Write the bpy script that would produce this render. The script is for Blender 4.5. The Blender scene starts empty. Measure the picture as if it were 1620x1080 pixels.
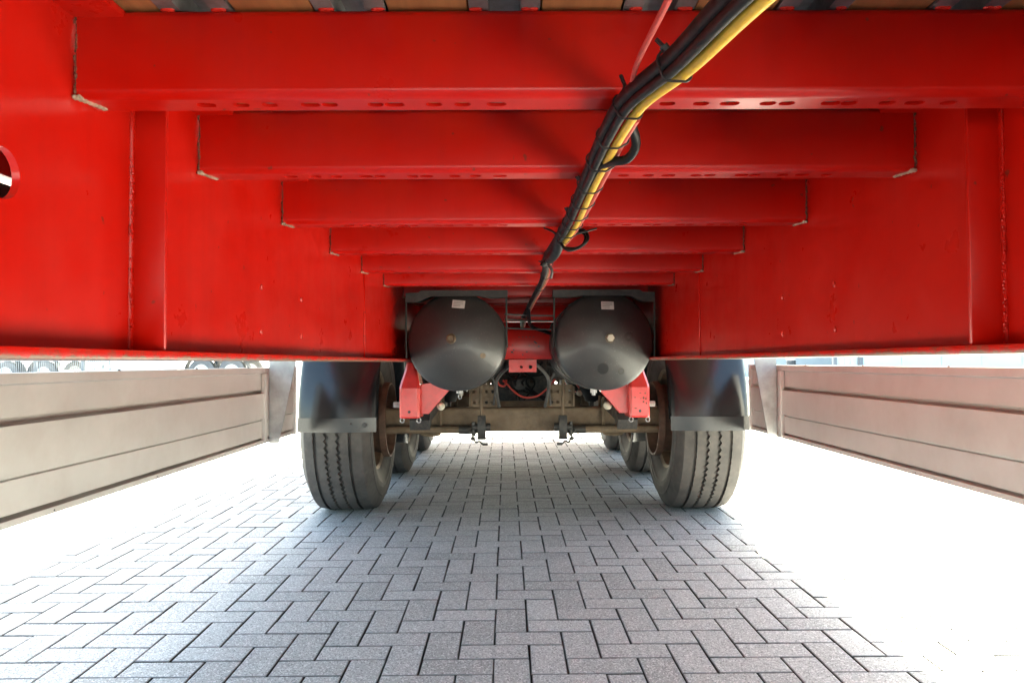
import bpy, bmesh, math, random
from mathutils import Vector, Matrix
random.seed(7)
R = math.radians
C = bpy.context.scene.collection
S = bpy.context.scene

# ---------------------------------------------------------------- camera, sky, sun, exposure
CAM_H = 0.89
cam_data = bpy.data.cameras.new('camera')
cam = bpy.data.objects.new('camera', cam_data); C.objects.link(cam)
cam_data.sensor_width = 36.0
cam_data.lens = 25.96
cam_data.clip_start = 0.02
cam_data.clip_end = 2000
cam.matrix_world = (Matrix.Translation((0, 0, CAM_H)) @ Matrix.Rotation(R(-0.196), 4, 'Z')
                    @ Matrix.Rotation(R(90.98), 4, 'X') @ Matrix.Rotation(R(-0.25), 4, 'Z'))
S.camera = cam

SUN = Vector((0.215, 0.96, 1.0)).normalized()
world = bpy.data.worlds.new('World'); S.world = world; world.use_nodes = True
wn = world.node_tree
sky = wn.nodes.new('ShaderNodeTexSky'); sky.sky_type = 'NISHITA'; sky.sun_disc = False
sky.sun_elevation = math.asin(SUN.z); sky.sun_rotation = math.atan2(SUN.x, SUN.y)
sky.air_density = 1.0; sky.dust_density = 3.0
bg = wn.nodes['Background']; bg.inputs['Strength'].default_value = 0.062
wn.links.new(sky.outputs['Color'], bg.inputs['Color'])
sl = bpy.data.lights.new('sun', 'SUN'); sl.energy = 5.0; sl.angle = R(0.55); sl.color = (1.0, 0.93, 0.84)
so = bpy.data.objects.new('sun', sl); C.objects.link(so)
so.location = SUN * 30
so.rotation_euler = (-SUN).to_track_quat('-Z', 'Y').to_euler()

S.view_settings.view_transform = 'Standard'; S.view_settings.look = 'None'
S.view_settings.gamma = 1.0; S.view_settings.use_curve_mapping = False
S.view_settings.exposure = 4.15
S.view_settings.use_white_balance = True; S.view_settings.white_balance_temperature = 6900; S.view_settings.white_balance_tint = -3
S.cycles.max_bounces = 12; S.cycles.diffuse_bounces = 8; S.cycles.glossy_bounces = 4
S.cycles.use_denoising = True
S.cycles.sample_clamp_indirect = 12

# ---------------------------------------------------------------- materials
def nt(name):
    m = bpy.data.materials.new(name); m.use_nodes = True
    return m, m.node_tree, m.node_tree.nodes['Principled BSDF']
def N(t, typ, **kw):
    n = t.nodes.new(typ)
    for k, v in kw.items(): setattr(n, k, v)
    return n
def noise(t, scale, detail=4, rough=0.55, vec=None, sc=None):
    n = N(t, 'ShaderNodeTexNoise'); n.inputs['Scale'].default_value = scale
    n.inputs['Detail'].default_value = detail; n.inputs['Roughness'].default_value = rough
    if sc is not None:
        mp = N(t, 'ShaderNodeMapping'); mp.inputs['Scale'].default_value = sc
        t.links.new(vec, mp.inputs['Vector']); vec = mp.outputs['Vector']
    if vec is not None: t.links.new(vec, n.inputs['Vector'])
    return n.outputs['Fac']
def ramp(t, fac, stops):
    r = N(t, 'ShaderNodeValToRGB')
    e = r.color_ramp.elements
    e[0].position, e[0].color = stops[0][0], c4(stops[0][1])
    e[1].position, e[1].color = stops[-1][0], c4(stops[-1][1])
    for p, c in stops[1:-1]:
        x = e.new(p); x.color = c4(c)
    t.links.new(fac, r.inputs['Fac'])
    return r.outputs['Color']
def c4(c):
    if isinstance(c, (int, float)): return (c, c, c, 1)
    return (c[0], c[1], c[2], 1)
def mix(t, fac, a, b, mode='MIX'):
    m = N(t, 'ShaderNodeMix', data_type='RGBA', blend_type=mode)
    for key, v in ((0, fac), (6, a), (7, b)):
        if isinstance(v, (int, float)):
            m.inputs[key].default_value = v if key == 0 else c4(v)
        elif isinstance(v, tuple): m.inputs[key].default_value = c4(v)
        else: t.links.new(v, m.inputs[key])
    return m.outputs[2]
def bump(t, bs, h, strength, dist=0.002):
    b = N(t, 'ShaderNodeBump'); b.inputs['Strength'].default_value = strength; b.inputs['Distance'].default_value = dist
    t.links.new(h, b.inputs['Height']); t.links.new(b.outputs['Normal'], bs.inputs['Normal'])
def objco(t): return N(t, 'ShaderNodeTexCoord').outputs['Object']
def geoco(t): return N(t, 'ShaderNodeNewGeometry').outputs['Position']

def simple(name, col, rough, metal=0.0, coat=0.0, var=0.25, scale=9.0, dirt=None, dirt_amt=0.3, bmp=0.0, spec=0.5, rv=1.0):
    m, t, b = nt(name)
    co = geoco(t)
    f = noise(t, scale, 5, 0.6, co)
    lo = tuple(c * (1 - var) for c in col); hi = tuple(min(1, c * (1 + var)) for c in col)
    col_o = ramp(t, f, [(0.3, lo), (0.7, hi)])
    if dirt:
        f2 = noise(t, scale * 2.7, 6, 0.65, co)
        msk = ramp(t, f2, [(0.45, 0.0), (0.72, dirt_amt)])
        col_o = mix(t, msk, col_o, dirt)
    t.links.new(col_o, b.inputs['Base Color'])
    rr = ramp(t, noise(t, scale * 1.7, 4, 0.6, co), [(0.3, max(0.02, rough - 0.08 * rv)), (0.75, min(1, rough + 0.12 * rv))])
    t.links.new(rr, b.inputs['Roughness'])
    b.inputs['Metallic'].default_value = metal
    b.inputs['Specular IOR Level'].default_value = spec
    b.inputs['Coat Weight'].default_value = coat
    if bmp: bump(t, b, noise(t, scale * 14, 4, 0.6, co), bmp)
    return m

def red_paint(name, rust=0.0):
    m, t, b = nt(name)
    co = geoco(t)
    f = noise(t, 3.0, 5, 0.55, co)
    col = ramp(t, f, [(0.3, (0.48, 0.004, 0.002)), (0.7, (0.53, 0.0065, 0.004))])
    # drip streaks of dirt running down the plates
    st = noise(t, 1.0, 5, 0.6, co, (26, 26, 1.6))
    col = mix(t, ramp(t, st, [(0.50, 0.0), (0.80, 0.32)]), col, (0.34, 0.004, 0.0025))
    # road dust film
    du = noise(t, 6.0, 6, 0.65, co)
    col = mix(t, ramp(t, du, [(0.42, 0.0), (0.85, 0.10)]), col, (0.36, 0.10, 0.075))
    # small chips
    ch = noise(t, 55.0, 2, 0.5, co)
    chips = ramp(t, ch, [(0.735, 0.0), (0.76, 0.75)])
    col = mix(t, chips, col, (0.16, 0.035, 0.02))
    if rust:
        r1 = noise(t, 26.0, 6, 0.7, co)
        col = mix(t, ramp(t, r1, [(0.60 - 0.12 * rust, 0.0), (0.68, 0.85)]), col, (0.14, 0.075, 0.045))
    if rust:
        sp = N(t, 'ShaderNodeSeparateXYZ'); t.links.new(objco(t), sp.inputs[0])
        zz = N(t, 'ShaderNodeMath', operation='MULTIPLY_ADD'); t.links.new(sp.outputs['Z'], zz.inputs[0]); zz.inputs[1].default_value = -55; zz.inputs[2].default_value = 0.22
        ed = N(t, 'ShaderNodeMath', operation='ADD'); t.links.new(zz.outputs[0], ed.inputs[0]); t.links.new(noise(t, 38, 5, 0.65, co), ed.inputs[1])
        col = mix(t, ramp(t, ed.outputs[0], [(0.78, 0.0), (0.90, 0.9)]), col, (0.20, 0.12, 0.075))
    t.links.new(col, b.inputs['Base Color'])
    t.links.new(ramp(t, noise(t, 11, 5, 0.6, co), [(0.3, 0.26), (0.75, 0.44)]), b.inputs['Roughness'])
    b.inputs['Specular IOR Level'].default_value = 0.22; b.inputs['Coat Weight'].default_value = 0.26; b.inputs['Coat Roughness'].default_value = 0.18
    bump(t, b, noise(t, 60, 3, 0.5, co), 0.06, 0.002)
    return m

M = {}
M['red'] = red_paint('red_paint')
M['red_rust'] = red_paint('red_paint_rusty_edge', 1.0)
M['red_bright'] = simple('pinkish_red_paint', (0.55, 0.028, 0.026), 0.36, var=0.08, coat=0.2, dirt=(0.10, 0.03, 0.02), dirt_amt=0.25, scale=16)  # lighter, pinker red for hangers, gussets and lug
M['corner_light'] = simple('pale_corner_light', (0.40, 0.30, 0.21), 0.45, var=0.3, scale=40, dirt=(0.12, 0.06, 0.03), dirt_amt=0.7)  # pale tone painted for light showing through the beam cutouts
M['weld'] = simple('painted_weld', (0.64, 0.035, 0.025), 0.25, coat=0.4, var=0.15, scale=60)
M['rust'] = simple('rust', (0.13, 0.045, 0.025), 0.85, var=0.5, scale=50)
M['alu'] = simple('anodised_aluminium', (0.53, 0.515, 0.49), 0.40, metal=0.35, var=0.06, scale=3, dirt=(0.36, 0.30, 0.26), dirt_amt=0.25, bmp=0.02)
M['galv'] = simple('galvanised_steel', (0.36, 0.36, 0.36), 0.45, metal=0.6, var=0.22, scale=14, dirt=(0.22, 0.19, 0.16), dirt_amt=0.3)
M['tank'] = simple('black_tank_paint', (0.027, 0.0265, 0.026), 0.42, var=0.18, scale=4, coat=0.12, bmp=0.03, dirt=(0.10, 0.095, 0.085), dirt_amt=0.10, spec=0.6)
M['blackmetal'] = simple('black_steel', (0.02, 0.019, 0.018), 0.5, var=0.4, scale=20, dirt=(0.09, 0.07, 0.05), dirt_amt=0.5)
M['bracket'] = simple('dusty_grey_bracket', (0.022, 0.021, 0.020), 0.65, var=0.3, scale=18, dirt=(0.07, 0.06, 0.05), dirt_amt=0.6)
M['plastic'] = simple('black_mudguard_plastic', (0.008, 0.0085, 0.010), 0.25, var=0.2, scale=5, spec=0.55, rv=0.2)
M['plastic_band'] = simple('dusty_black_flap', (0.016, 0.016, 0.0165), 0.42, var=0.2, scale=8, dirt=(0.04, 0.04, 0.04), dirt_amt=0.4, spec=0.35)
M['brown'] = simple('road_dirt_steel', (0.135, 0.092, 0.055), 0.75, var=0.35, scale=14, dirt=(0.17, 0.13, 0.09), dirt_amt=0.6, bmp=0.25)
M['drum'] = simple('rusty_drum', (0.11, 0.060, 0.038), 0.7, var=0.35, scale=18, dirt=(0.05, 0.03, 0.02), dirt_amt=0.5, bmp=0.2)
M['rim'] = simple('brake_dust_rim', (0.19, 0.135, 0.09), 0.42, metal=0.35, var=0.3, scale=12, dirt=(0.08, 0.05, 0.03), dirt_amt=0.6)
M['bolt'] = simple('grey_bolt', (0.38, 0.37, 0.34), 0.45, metal=0.5, var=0.25, scale=50)
M['cap'] = simple('cream_cap', (0.5, 0.46, 0.36), 0.5, var=0.2, scale=40)
M['brass'] = simple('brown_plug', (0.12, 0.085, 0.05), 0.5, metal=0.3, var=0.4, scale=80)
M['hose'] = simple('black_hose', (0.007, 0.007, 0.0075), 0.5, var=0.3, scale=40, dirt=(0.02, 0.019, 0.017), dirt_amt=0.4, spec=0.25)
M['hose_grey'] = simple('grey_hose', (0.10, 0.095, 0.09), 0.5, var=0.3, scale=40)
M['yellow'] = simple('yellow_hose', (0.85, 0.52, 0.045), 0.4, var=0.08, scale=30, dirt=(0.35, 0.22, 0.06), dirt_amt=0.3)
M['tan'] = simple('dusty_tan_sleeve', (0.30, 0.16, 0.07), 0.55, var=0.3, scale=40)
M['redhose'] = simple('red_hose', (0.60, 0.075, 0.06), 0.4, var=0.12, scale=30, dirt=(0.22, 0.05, 0.03), dirt_amt=0.4)
M['tie'] = simple('black_tie', (0.012, 0.012, 0.012), 0.4, var=0.2, scale=30)
M['sticker'] = simple('white_sticker', (0.62, 0.60, 0.56), 0.5, var=0.1, scale=40)
M['print'] = simple('grey_print', (0.28, 0.27, 0.26), 0.6, var=0.1, scale=40)
M['rail'] = simple('grey_floor_rail', (0.24, 0.235, 0.23), 0.5, metal=0.4, var=0.35, scale=18, dirt=(0.10, 0.08, 0.07), dirt_amt=0.5)
M['curtain'] = simple('curtain_vinyl', (0.55, 0.56, 0.58), 0.5, var=0.05, scale=2)
M['white'] = simple('white_coachwork', (0.78, 0.78, 0.77), 0.4, var=0.04, scale=2)
M['darkbody'] = simple('dark_chassis', (0.06, 0.065, 0.07), 0.5, var=0.2, scale=4)
M['steelgrey'] = simple('fence_steel', (0.20, 0.22, 0.24), 0.5, metal=0.3, var=0.1, scale=4)
M['bluewall'] = simple('pale_blue_cladding', (0.60, 0.68, 0.74), 0.5, var=0.05, scale=1)
M['dusty_hazed_tyre'] = simple('dusty_hazed_grey_tyre', (0.17, 0.165, 0.16), 0.8, var=0.15, scale=6)  # dust grey, lightened to imitate glare over the far yard
M['glass'] = simple('window_glass', (0.05, 0.06, 0.07), 0.08, var=0.1, scale=1, spec=0.8)
M['yellowpaint'] = simple('yellow_box', (0.75, 0.55, 0.12), 0.5, var=0.06, scale=4)

def specks(mat, scale, col, lo, amt):
    t = mat.node_tree; b = t.nodes['Principled BSDF']; src = b.inputs['Base Color'].links[0].from_socket
    co = geoco(t); v = N(t, 'ShaderNodeTexVoronoi'); v.inputs['Scale'].default_value = scale; t.links.new(co, v.inputs['Vector'])
    big = noise(t, 12, 4, 0.6, co)
    d = N(t, 'ShaderNodeMath', operation='MULTIPLY_ADD'); t.links.new(big, d.inputs[0]); d.inputs[1].default_value = -0.35; t.links.new(v.outputs['Distance'], d.inputs[2])
    t.links.new(mix(t, ramp(t, d.outputs[0], [(lo, amt), (lo + 0.06, 0.0)]), src, col), b.inputs['Base Color'])
specks(M['tank'], 85, (0.10, 0.095, 0.085), -0.14, 0.35)
def wood():
    m, t, b = nt('hardwood_plank')
    co = geoco(t)
    g = noise(t, 6.0, 6, 0.6, co, (14, 0.9, 14))
    isl = N(t, 'ShaderNodeObjectInfo').outputs['Random']
    base = mix(t, isl, (0.34, 0.140, 0.050), (0.44, 0.20, 0.075))
    dark = mix(t, ramp(t, g, [(0.35, 0.0), (0.7, 1.0)]), base, (0.22, 0.09, 0.035))
    t.links.new(mix(t, 0.6, base, dark), b.inputs['Base Color'])
    b.inputs['Roughness'].default_value = 0.6
    bump(t, b, g, 0.2, 0.002)
    return m
M['wood'] = wood()

def tyre_rubber():
    m, t, b = nt('tyre_rubber')
    co = objco(t)
    f = noise(t, 9, 6, 0.6, co)
    c = ramp(t, f, [(0.3, (0.042, 0.037, 0.034)), (0.7, (0.088, 0.078, 0.071))])
    f2 = noise(t, 30, 5, 0.65, co)
    c = mix(t, ramp(t, f2, [(0.5, 0.0), (0.8, 0.4)]), c, (0.15, 0.125, 0.10))
    t.links.new(c, b.inputs['Base Color']); b.inputs['Roughness'].default_value = 0.72
    bump(t, b, noise(t, 120, 3, 0.6, co), 0.15, 0.002)
    return m
M['tyre'] = tyre_rubber()

def paver_mat():
    m, t, b = nt('concrete_paver')
    co = geoco(t)
    ri = N(t, 'ShaderNodeNewGeometry').outputs['Random Per Island']
    ro = N(t, 'ShaderNodeObjectInfo').outputs['Random']
    ad = N(t, 'ShaderNodeMath', operation='ADD'); t.links.new(ri, ad.inputs[0]); t.links.new(ro, ad.inputs[1])
    fr = N(t, 'ShaderNodeMath', operation='FRACT'); t.links.new(ad.outputs[0], fr.inputs[0])
    base = ramp(t, fr.outputs[0], [(0.0, (0.34, 0.338, 0.325)), (0.3, (0.415, 0.412, 0.397)), (0.7, (0.44, 0.438, 0.424)), (1.0, (0.485, 0.48, 0.465))])
    big = noise(t, 2.2, 5, 0.6, co)
    base = mix(t, ramp(t, big, [(0.40, 0.0), (0.75, 0.30)]), base, (0.31, 0.305, 0.295))
    # aggregate: pale and dark grains
    v = N(t, 'ShaderNodeTexVoronoi'); v.inputs['Scale'].default_value = 270; t.links.new(co, v.inputs['Vector'])
    gr = N(t, 'ShaderNodeSeparateColor'); t.links.new(v.outputs['Color'], gr.inputs[0])
    base = mix(t, ramp(t, gr.outputs[0], [(0.76, 0.0), (0.82, 0.68)]), base, (0.78, 0.77, 0.75))
    base = mix(t, ramp(t, gr.outputs[1], [(0.76, 0.0), (0.84, 0.6)]), base, (0.13, 0.128, 0.125))
    spot = noise(t, 14, 3, 0.5, co)
    base = mix(t, ramp(t, spot, [(0.72, 0.0), (0.78, 0.4)]), base, (0.15, 0.145, 0.14))
    t.links.new(base, b.inputs['Base Color'])
    b.inputs['Roughness'].default_value = 0.78
    bump(t, b, noise(t, 420, 3, 0.7, co), 0.5, 0.0015)
    return m
M['paver'] = paver_mat()
M['sand'] = simple('joint_sand', (0.05, 0.046, 0.04), 0.95, var=0.4, scale=60)
M['paver_edge'] = simple('grimy_paver_edge', (0.26, 0.257, 0.25), 0.85, var=0.35, scale=25)
M['yard'] = simple('yard_paving', (0.34, 0.34, 0.345), 0.85, var=0.15, scale=2)

# ---------------------------------------------------------------- mesh helpers
def box(bm, x0, x1, y0, y1, z0, z1):
    vs = [bm.verts.new(p) for p in ((x0, y0, z0), (x1, y0, z0), (x1, y1, z0), (x0, y1, z0), (x0, y0, z1), (x1, y0, z1), (x1, y1, z1), (x0, y1, z1))]
    for f in ((0, 3, 2, 1), (4, 5, 6, 7), (0, 1, 5, 4), (1, 2, 6, 5), (2, 3, 7, 6), (3, 0, 4, 7)):
        bm.faces.new([vs[i] for i in f])
    return vs
def bbox(bevel, *a):
    bm = bmesh.new(); box(bm, *a)
    if bevel: bmesh.ops.bevel(bm, geom=bm.edges[:], offset=bevel, segments=2, affect='EDGES', profile=0.5)
    return bm
def plate(bm, outline, holes, depth, f):
    """A sheet with real holes: 2-D outline and holes, mapped to 3-D by f(u, v, d) with d = 0 or depth."""
    layers = []
    for d in (0.0, depth):
        loops, edges = [], []
        for loop in [outline] + holes:
            vs = [bm.verts.new(f(u, v, d)) for u, v in loop]
            es = [bm.edges.new((vs[i], vs[(i + 1) % len(vs)])) for i in range(len(vs))]
            loops.append(vs); edges += es
        bmesh.ops.triangle_fill(bm, use_beauty=True, use_dissolve=False, edges=edges)
        layers.append(loops)
    for a, b in zip(*layers):
        n = len(a)
        for i in range(n):
            bm.faces.new((a[i], a[(i + 1) % n], b[(i + 1) % n], b[i]))
def prism(bm, outline, depth, f):
    a = [bm.verts.new(f(u, v, 0.0)) for u, v in outline]
    b = [bm.verts.new(f(u, v, depth)) for u, v in outline]
    n = len(a)
    for i in range(n): bm.faces.new((a[i], a[(i + 1) % n], b[(i + 1) % n], b[i]))
    bm.faces.new(a[::-1]); bm.faces.new(b)
def circ(cu, cv, r, n=20, rv=None):
    rv = rv or r
    return [(cu + r * math.cos(2 * math.pi * i / n), cv + rv * math.sin(2 * math.pi * i / n)) for i in range(n)]
def slot(cu, cv, l, w, n=5):
    r = w / 2; s = l / 2 - r; out = []
    for i in range(n + 1):
        a = -math.pi / 2 + math.pi * i / n; out.append((cu + s + r * math.cos(a), cv + r * math.sin(a)))
    for i in range(n + 1):
        a = math.pi / 2 + math.pi * i / n; out.append((cu - s + r * math.cos(a), cv + r * math.sin(a)))
    return out
def spline(pts, n=8):
    P = [Vector(p) for p in pts]; P = [2 * P[0] - P[1]] + P + [2 * P[-1] - P[-2]]; out = []
    for i in range(1, len(P) - 2):
        a, b, c, d = P[i - 1:i + 3]
        for k in range(n):
            s = k / n
            out.append(0.5 * (2 * b + (c - a) * s + (2 * a - 5 * b + 4 * c - d) * s * s + (3 * b - a - 3 * c + d) * s ** 3))
    out.append(P[-2]); return out
def tube(bm, path, r, n=10, caps=True, up=Vector((0, 0, 1)), rib=0.0):
    P = [Vector(p) for p in path]; rings = []
    for i, p in enumerate(P):
        t = (P[min(i + 1, len(P) - 1)] - P[max(i - 1, 0)]).normalized()
        u = up if abs(t.dot(up)) < 0.95 else Vector((1, 0, 0))
        a = t.cross(u).normalized(); b = a.cross(t)
        rr = r * (1 + (rib if i % 2 else 0))
        rings.append([bm.verts.new(p + rr * (math.cos(2 * math.pi * k / n) * a + math.sin(2 * math.pi * k / n) * b)) for k in range(n)])
    for i in range(len(rings) - 1):
        for k in range(n):
            bm.faces.new((rings[i][k], rings[i][(k + 1) % n], rings[i + 1][(k + 1) % n], rings[i + 1][k]))
    if caps: bm.faces.new(rings[0][::-1]); bm.faces.new(rings[-1])
def lathe(bm, prof, n, axis='X', origin=(0, 0, 0), closed=False, zig=None):
    """Profile (along, radius) turned about an axis through origin."""
    o = Vector(origin); rings = []
    for k in range(n):
        a = 2 * math.pi * k / n; ring = []
        for j, (s, r) in enumerate(prof):
            if zig and zig[j]: s = s + zig[j] * (1 if k % 2 else -1)
            u, v = r * math.cos(a), r * math.sin(a)
            p = (s, u, v) if axis == 'X' else ((u, s, v) if axis == 'Y' else (u, v, s))
            ring.append(bm.verts.new(o + Vector(p)))
        rings.append(ring)
    m = len(prof)
    for k in range(n):
        a, b = rings[k], rings[(k + 1) % n]
        for j in range(m if closed else m - 1):
            q = (a[j], a[(j + 1) % m], b[(j + 1) % m], b[j])
            bm.faces.new(q)
def lump(bm, p, r, sx=1, sy=1, sz=1):
    bmesh.ops.create_icosphere(bm, subdivisions=1, radius=r, matrix=Matrix.Translation(p) @ Matrix.Diagonal((sx, sy, sz, 1)))
def hexbolt(bm, p, r, l, axis):
    ax = {'X': Vector((1, 0, 0)), 'Y': Vector((0, 1, 0)), 'Z': Vector((0, 0, 1))}[axis]
    p = Vector(p)
    tube(bm, [p, p + ax * l * 0.25], r * 1.45, 16)
    tube(bm, [p + ax * l * 0.25, p + ax * l], r, 6)

ROOTS = {}
def finish(name, bm, mat, smooth=35):
    bmesh.ops.recalc_face_normals(bm, faces=bm.faces[:])
    lo = Vector([min(v.co[i] for v in bm.verts) for i in range(3)]); hi = Vector([max(v.co[i] for v in bm.verts) for i in range(3)])
    c = (lo + hi) / 2
    for v in bm.verts: v.co -= c
    me = bpy.data.meshes.new(name); bm.to_mesh(me); bm.free()
    me.materials.append(mat)
    if smooth:
        me.shade_smooth(); me.set_sharp_from_angle(angle=R(smooth))
    return me, c
TILT = 0.01113
ROOT = Vector((0.07, 4.35, 0.0))
TM = Matrix.Translation((0, 0, CAM_H)) @ Matrix.Rotation(-TILT, 4, 'X')     # trailer frame: nose-high, camera height = 0
CEN = {}
def part(name, bm, mat, parent, label=None, kind=None, smooth=35):
    """bm is in trailer coordinates (x right, y to the rear, z from the camera's height); becomes a child of parent."""
    me, c = finish(name, bm, mat, smooth)
    o = bpy.data.objects.new(name, me); C.objects.link(o)
    attach(o, parent, c)
    if label: o['label'] = label
    if kind: o['kind'] = kind
    return o
def attach(o, parent, c):
    CEN[o.name] = Vector(c)
    if parent is trailer:
        o.parent = parent; o.location = TM @ Vector(c) - ROOT; o.rotation_euler = (-TILT, 0, 0)
    else:
        o.parent = parent; o.location = Vector(c) - CEN[parent.name]
def holder(name, c, label=None):
    o = bpy.data.objects.new(name, None); o.empty_display_size = 0.1; C.objects.link(o)
    attach(o, trailer, c)
    if label: o['label'] = label
    return o
def again(src, parent, c, rotz=None):
    """A copy of a part with copies of its sub-parts, mesh data shared."""
    o = src.copy(); C.objects.link(o); attach(o, parent, c)
    if rotz is not None: o.rotation_euler.z = rotz
    for ch in src.children:
        d = ch.copy(); C.objects.link(d); d.parent = o
    return o
def thing(name, label, cat, loc, rotz=0, group=None):
    o = bpy.data.objects.new(name, None); C.objects.link(o); o.location = loc; o.rotation_euler.z = rotz
    o['label'] = label; o['category'] = cat
    if group: o['group'] = group
    return o
def piece(name, bm, mat, parent, smooth=35, label=None, kind=None):
    """A part given in its parent's own coordinates."""
    me, c = finish(name, bm, mat, smooth)
    o = bpy.data.objects.new(name, me); C.objects.link(o); o.parent = parent; o.location = c
    pc = CEN.get(parent.name)
    CEN[o.name] = c
    if pc is not None: o.location = c - pc
    if label: o['label'] = label
    if kind: o['kind'] = kind
    return o
def copytree(o, parent=None):
    c = o.copy(); C.objects.link(c)
    if parent is not None: c.parent = parent
    for ch in list(o.children): copytree(ch, c)
    return c

# ---------------------------------------------------------------- ground: yard sheet and herringbone pavement
def ground_z(x, y):
    d = max(0.0, math.hypot(x, y - 3) - 11)
    return -0.02 - min(0.011 * d, 0.55)
bm = bmesh.new()
rings = []
for r in (0.0, 6, 11, 16, 22, 30, 45, 62, 100, 200, 500):
    if r == 0: rings.append([bm.verts.new((0, 3, ground_z(0, 3)))]); continue
    rings.append([bm.verts.new((r * math.cos(a * math.pi / 24), 3 + r * math.sin(a * math.pi / 24), ground_z(r * math.cos(a * math.pi / 24), 3 + r * math.sin(a * math.pi / 24)))) for a in range(48)])
for k in range(48): bm.faces.new((rings[0][0], rings[1][k], rings[1][(k + 1) % 48]))
for i in range(1, len(rings) - 1):
    for k in range(48): bm.faces.new((rings[i][k], rings[i + 1][k], rings[i + 1][(k + 1) % 48], rings[i][(k + 1) % 48]))
me, c = finish('ground', bm, M['yard'])
g = bpy.data.objects.new('ground', me); C.objects.link(g); g.location = c; g['kind'] = 'structure'; g['label'] = 'pale concrete yard around the trailer'

U = 0.105
GYAW = 0.005
def gp(u, v):          # paving unit -> world
    x, y = u * U, v * U
    return (-0.157 + x * math.cos(GYAW) - y * math.sin(GYAW), 2.70 + x * math.sin(GYAW) + y * math.cos(GYAW))
bm = bmesh.new(); box(bm, -6.2, 6.2, -2.2, 13.2, -0.07, -0.017)
me, c = finish('pavement', bm, M['sand'])
pave = bpy.data.objects.new('pavement', me); C.objects.link(pave); pave.location = c; pave['kind'] = 'structure'
pave['label'] = 'grey herringbone concrete block paving'
def brick_mesh(w, l, seed):
    rnd = random.Random(seed); bm = bmesh.new()
    a, b = w * U / 2 - 0.0025, l * U / 2 - 0.0025
    ch, dz = 0.0024, 0.0022
    def jig(): return rnd.uniform(-0.0007, 0.0007)
    bot = [bm.verts.new((sx * a + jig(), sy * b + jig(), -0.028)) for sx, sy in ((-1, -1), (1, -1), (1, 1), (-1, 1))]
    mid = [bm.verts.new((v.co.x, v.co.y, -dz)) for v in bot]
    top = [bm.verts.new((v.co.x - math.copysign(ch, v.co.x), v.co.y - math.copysign(ch, v.co.y), 0)) for v in bot]
    for i in range(4):
        j = (i + 1) % 4
        fa = bm.faces.new((bot[i], bot[j], mid[j], mid[i])); fa.material_index = 1
        fa = bm.faces.new((mid[i], mid[j], top[j], top[i])); fa.material_index = 2
    bm.faces.new(top)
    me = bpy.data.meshes.new('brick'); bm.to_mesh(me); bm.free()
    for k in ('paver', 'sand', 'paver_edge'): me.materials.append(M[k])
    return me
VM = [brick_mesh(1, 2, i) for i in range(6)]; HM = [brick_mesh(2, 1, 50 + i) for i in range(6)]
bricks = []
for i in range(-52, 100):
    for m_ in range(-40, 40):
        for kind in 'VH':
            if kind == 'V': cu, cv = i + 4 * m_ + 0.5, i + 1.0
            else: cu, cv = i + 1 + 4 * m_ + 1.0, i + 0.5
            x, y = gp(cu, cv)
            if -6 < x < 6 and -2 < y < 13: bricks.append((x, y, kind))
F = 1168.0
def in_frame(x, y):
    if y < 0.5: return False
    px = 806 + x / y * F; py = 560 + CAM_H / y * F
    return -30 < px < 1650 and py < 1110
vis = sorted([b for b in bricks if in_frame(b[0], b[1])], key=lambda b: math.hypot(b[0], b[1]))
near = set(vis[:298])
verts, faces, mats = [], [], []
for b in bricks:
    x, y, kind = b
    me = random.choice(VM if kind == 'V' else HM)
    z = random.uniform(-0.0011, 0.0009); tx, ty = random.gauss(0, 0.0038), random.gauss(0, 0.0038); rz = GYAW + random.gauss(0, 0.004)
    x += random.uniform(-0.0007, 0.0007); y += random.uniform(-0.0007, 0.0007)
    if b in near:
        o = bpy.data.objects.new('brick', me); C.objects.link(o); o.parent = pave
        o.location = Vector((x, y, z)) - pave.location; o.rotation_euler = (tx, ty, rz)
    else:
        n0 = len(verts); cr, sr = math.cos(rz), math.sin(rz)
        for v in me.vertices:
            vx, vy, vz = v.co
            verts.append((x + vx * cr - vy * sr, y + vx * sr + vy * cr, z + vz + vx * -ty + vy * tx))
        faces += [tuple(n0 + k for k in p.vertices) for p in me.polygons]; mats += [p.material_index for p in me.polygons]
me = bpy.data.meshes.new('paving_bricks'); me.from_pydata(verts, [], faces)
for k in ('paver', 'sand', 'paver_edge'): me.materials.append(M[k])
me.polygons.foreach_set('material_index', mats)
o = bpy.data.objects.new('paving_bricks', me); C.objects.link(o); o.parent = pave; o.location = -pave.location; o['kind'] = 'stuff'

# ---------------------------------------------------------------- the trailer
trailer = thing('semi_trailer', 'red curtain-sided semi-trailer seen from beneath its frame, standing on grey block paving', 'trailer', ROOT)
XL, XR, XC = -0.475, 0.624, 0.0745          # inner faces of the two main beams
Y0, Y1 = -1.9, 8.6

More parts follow.
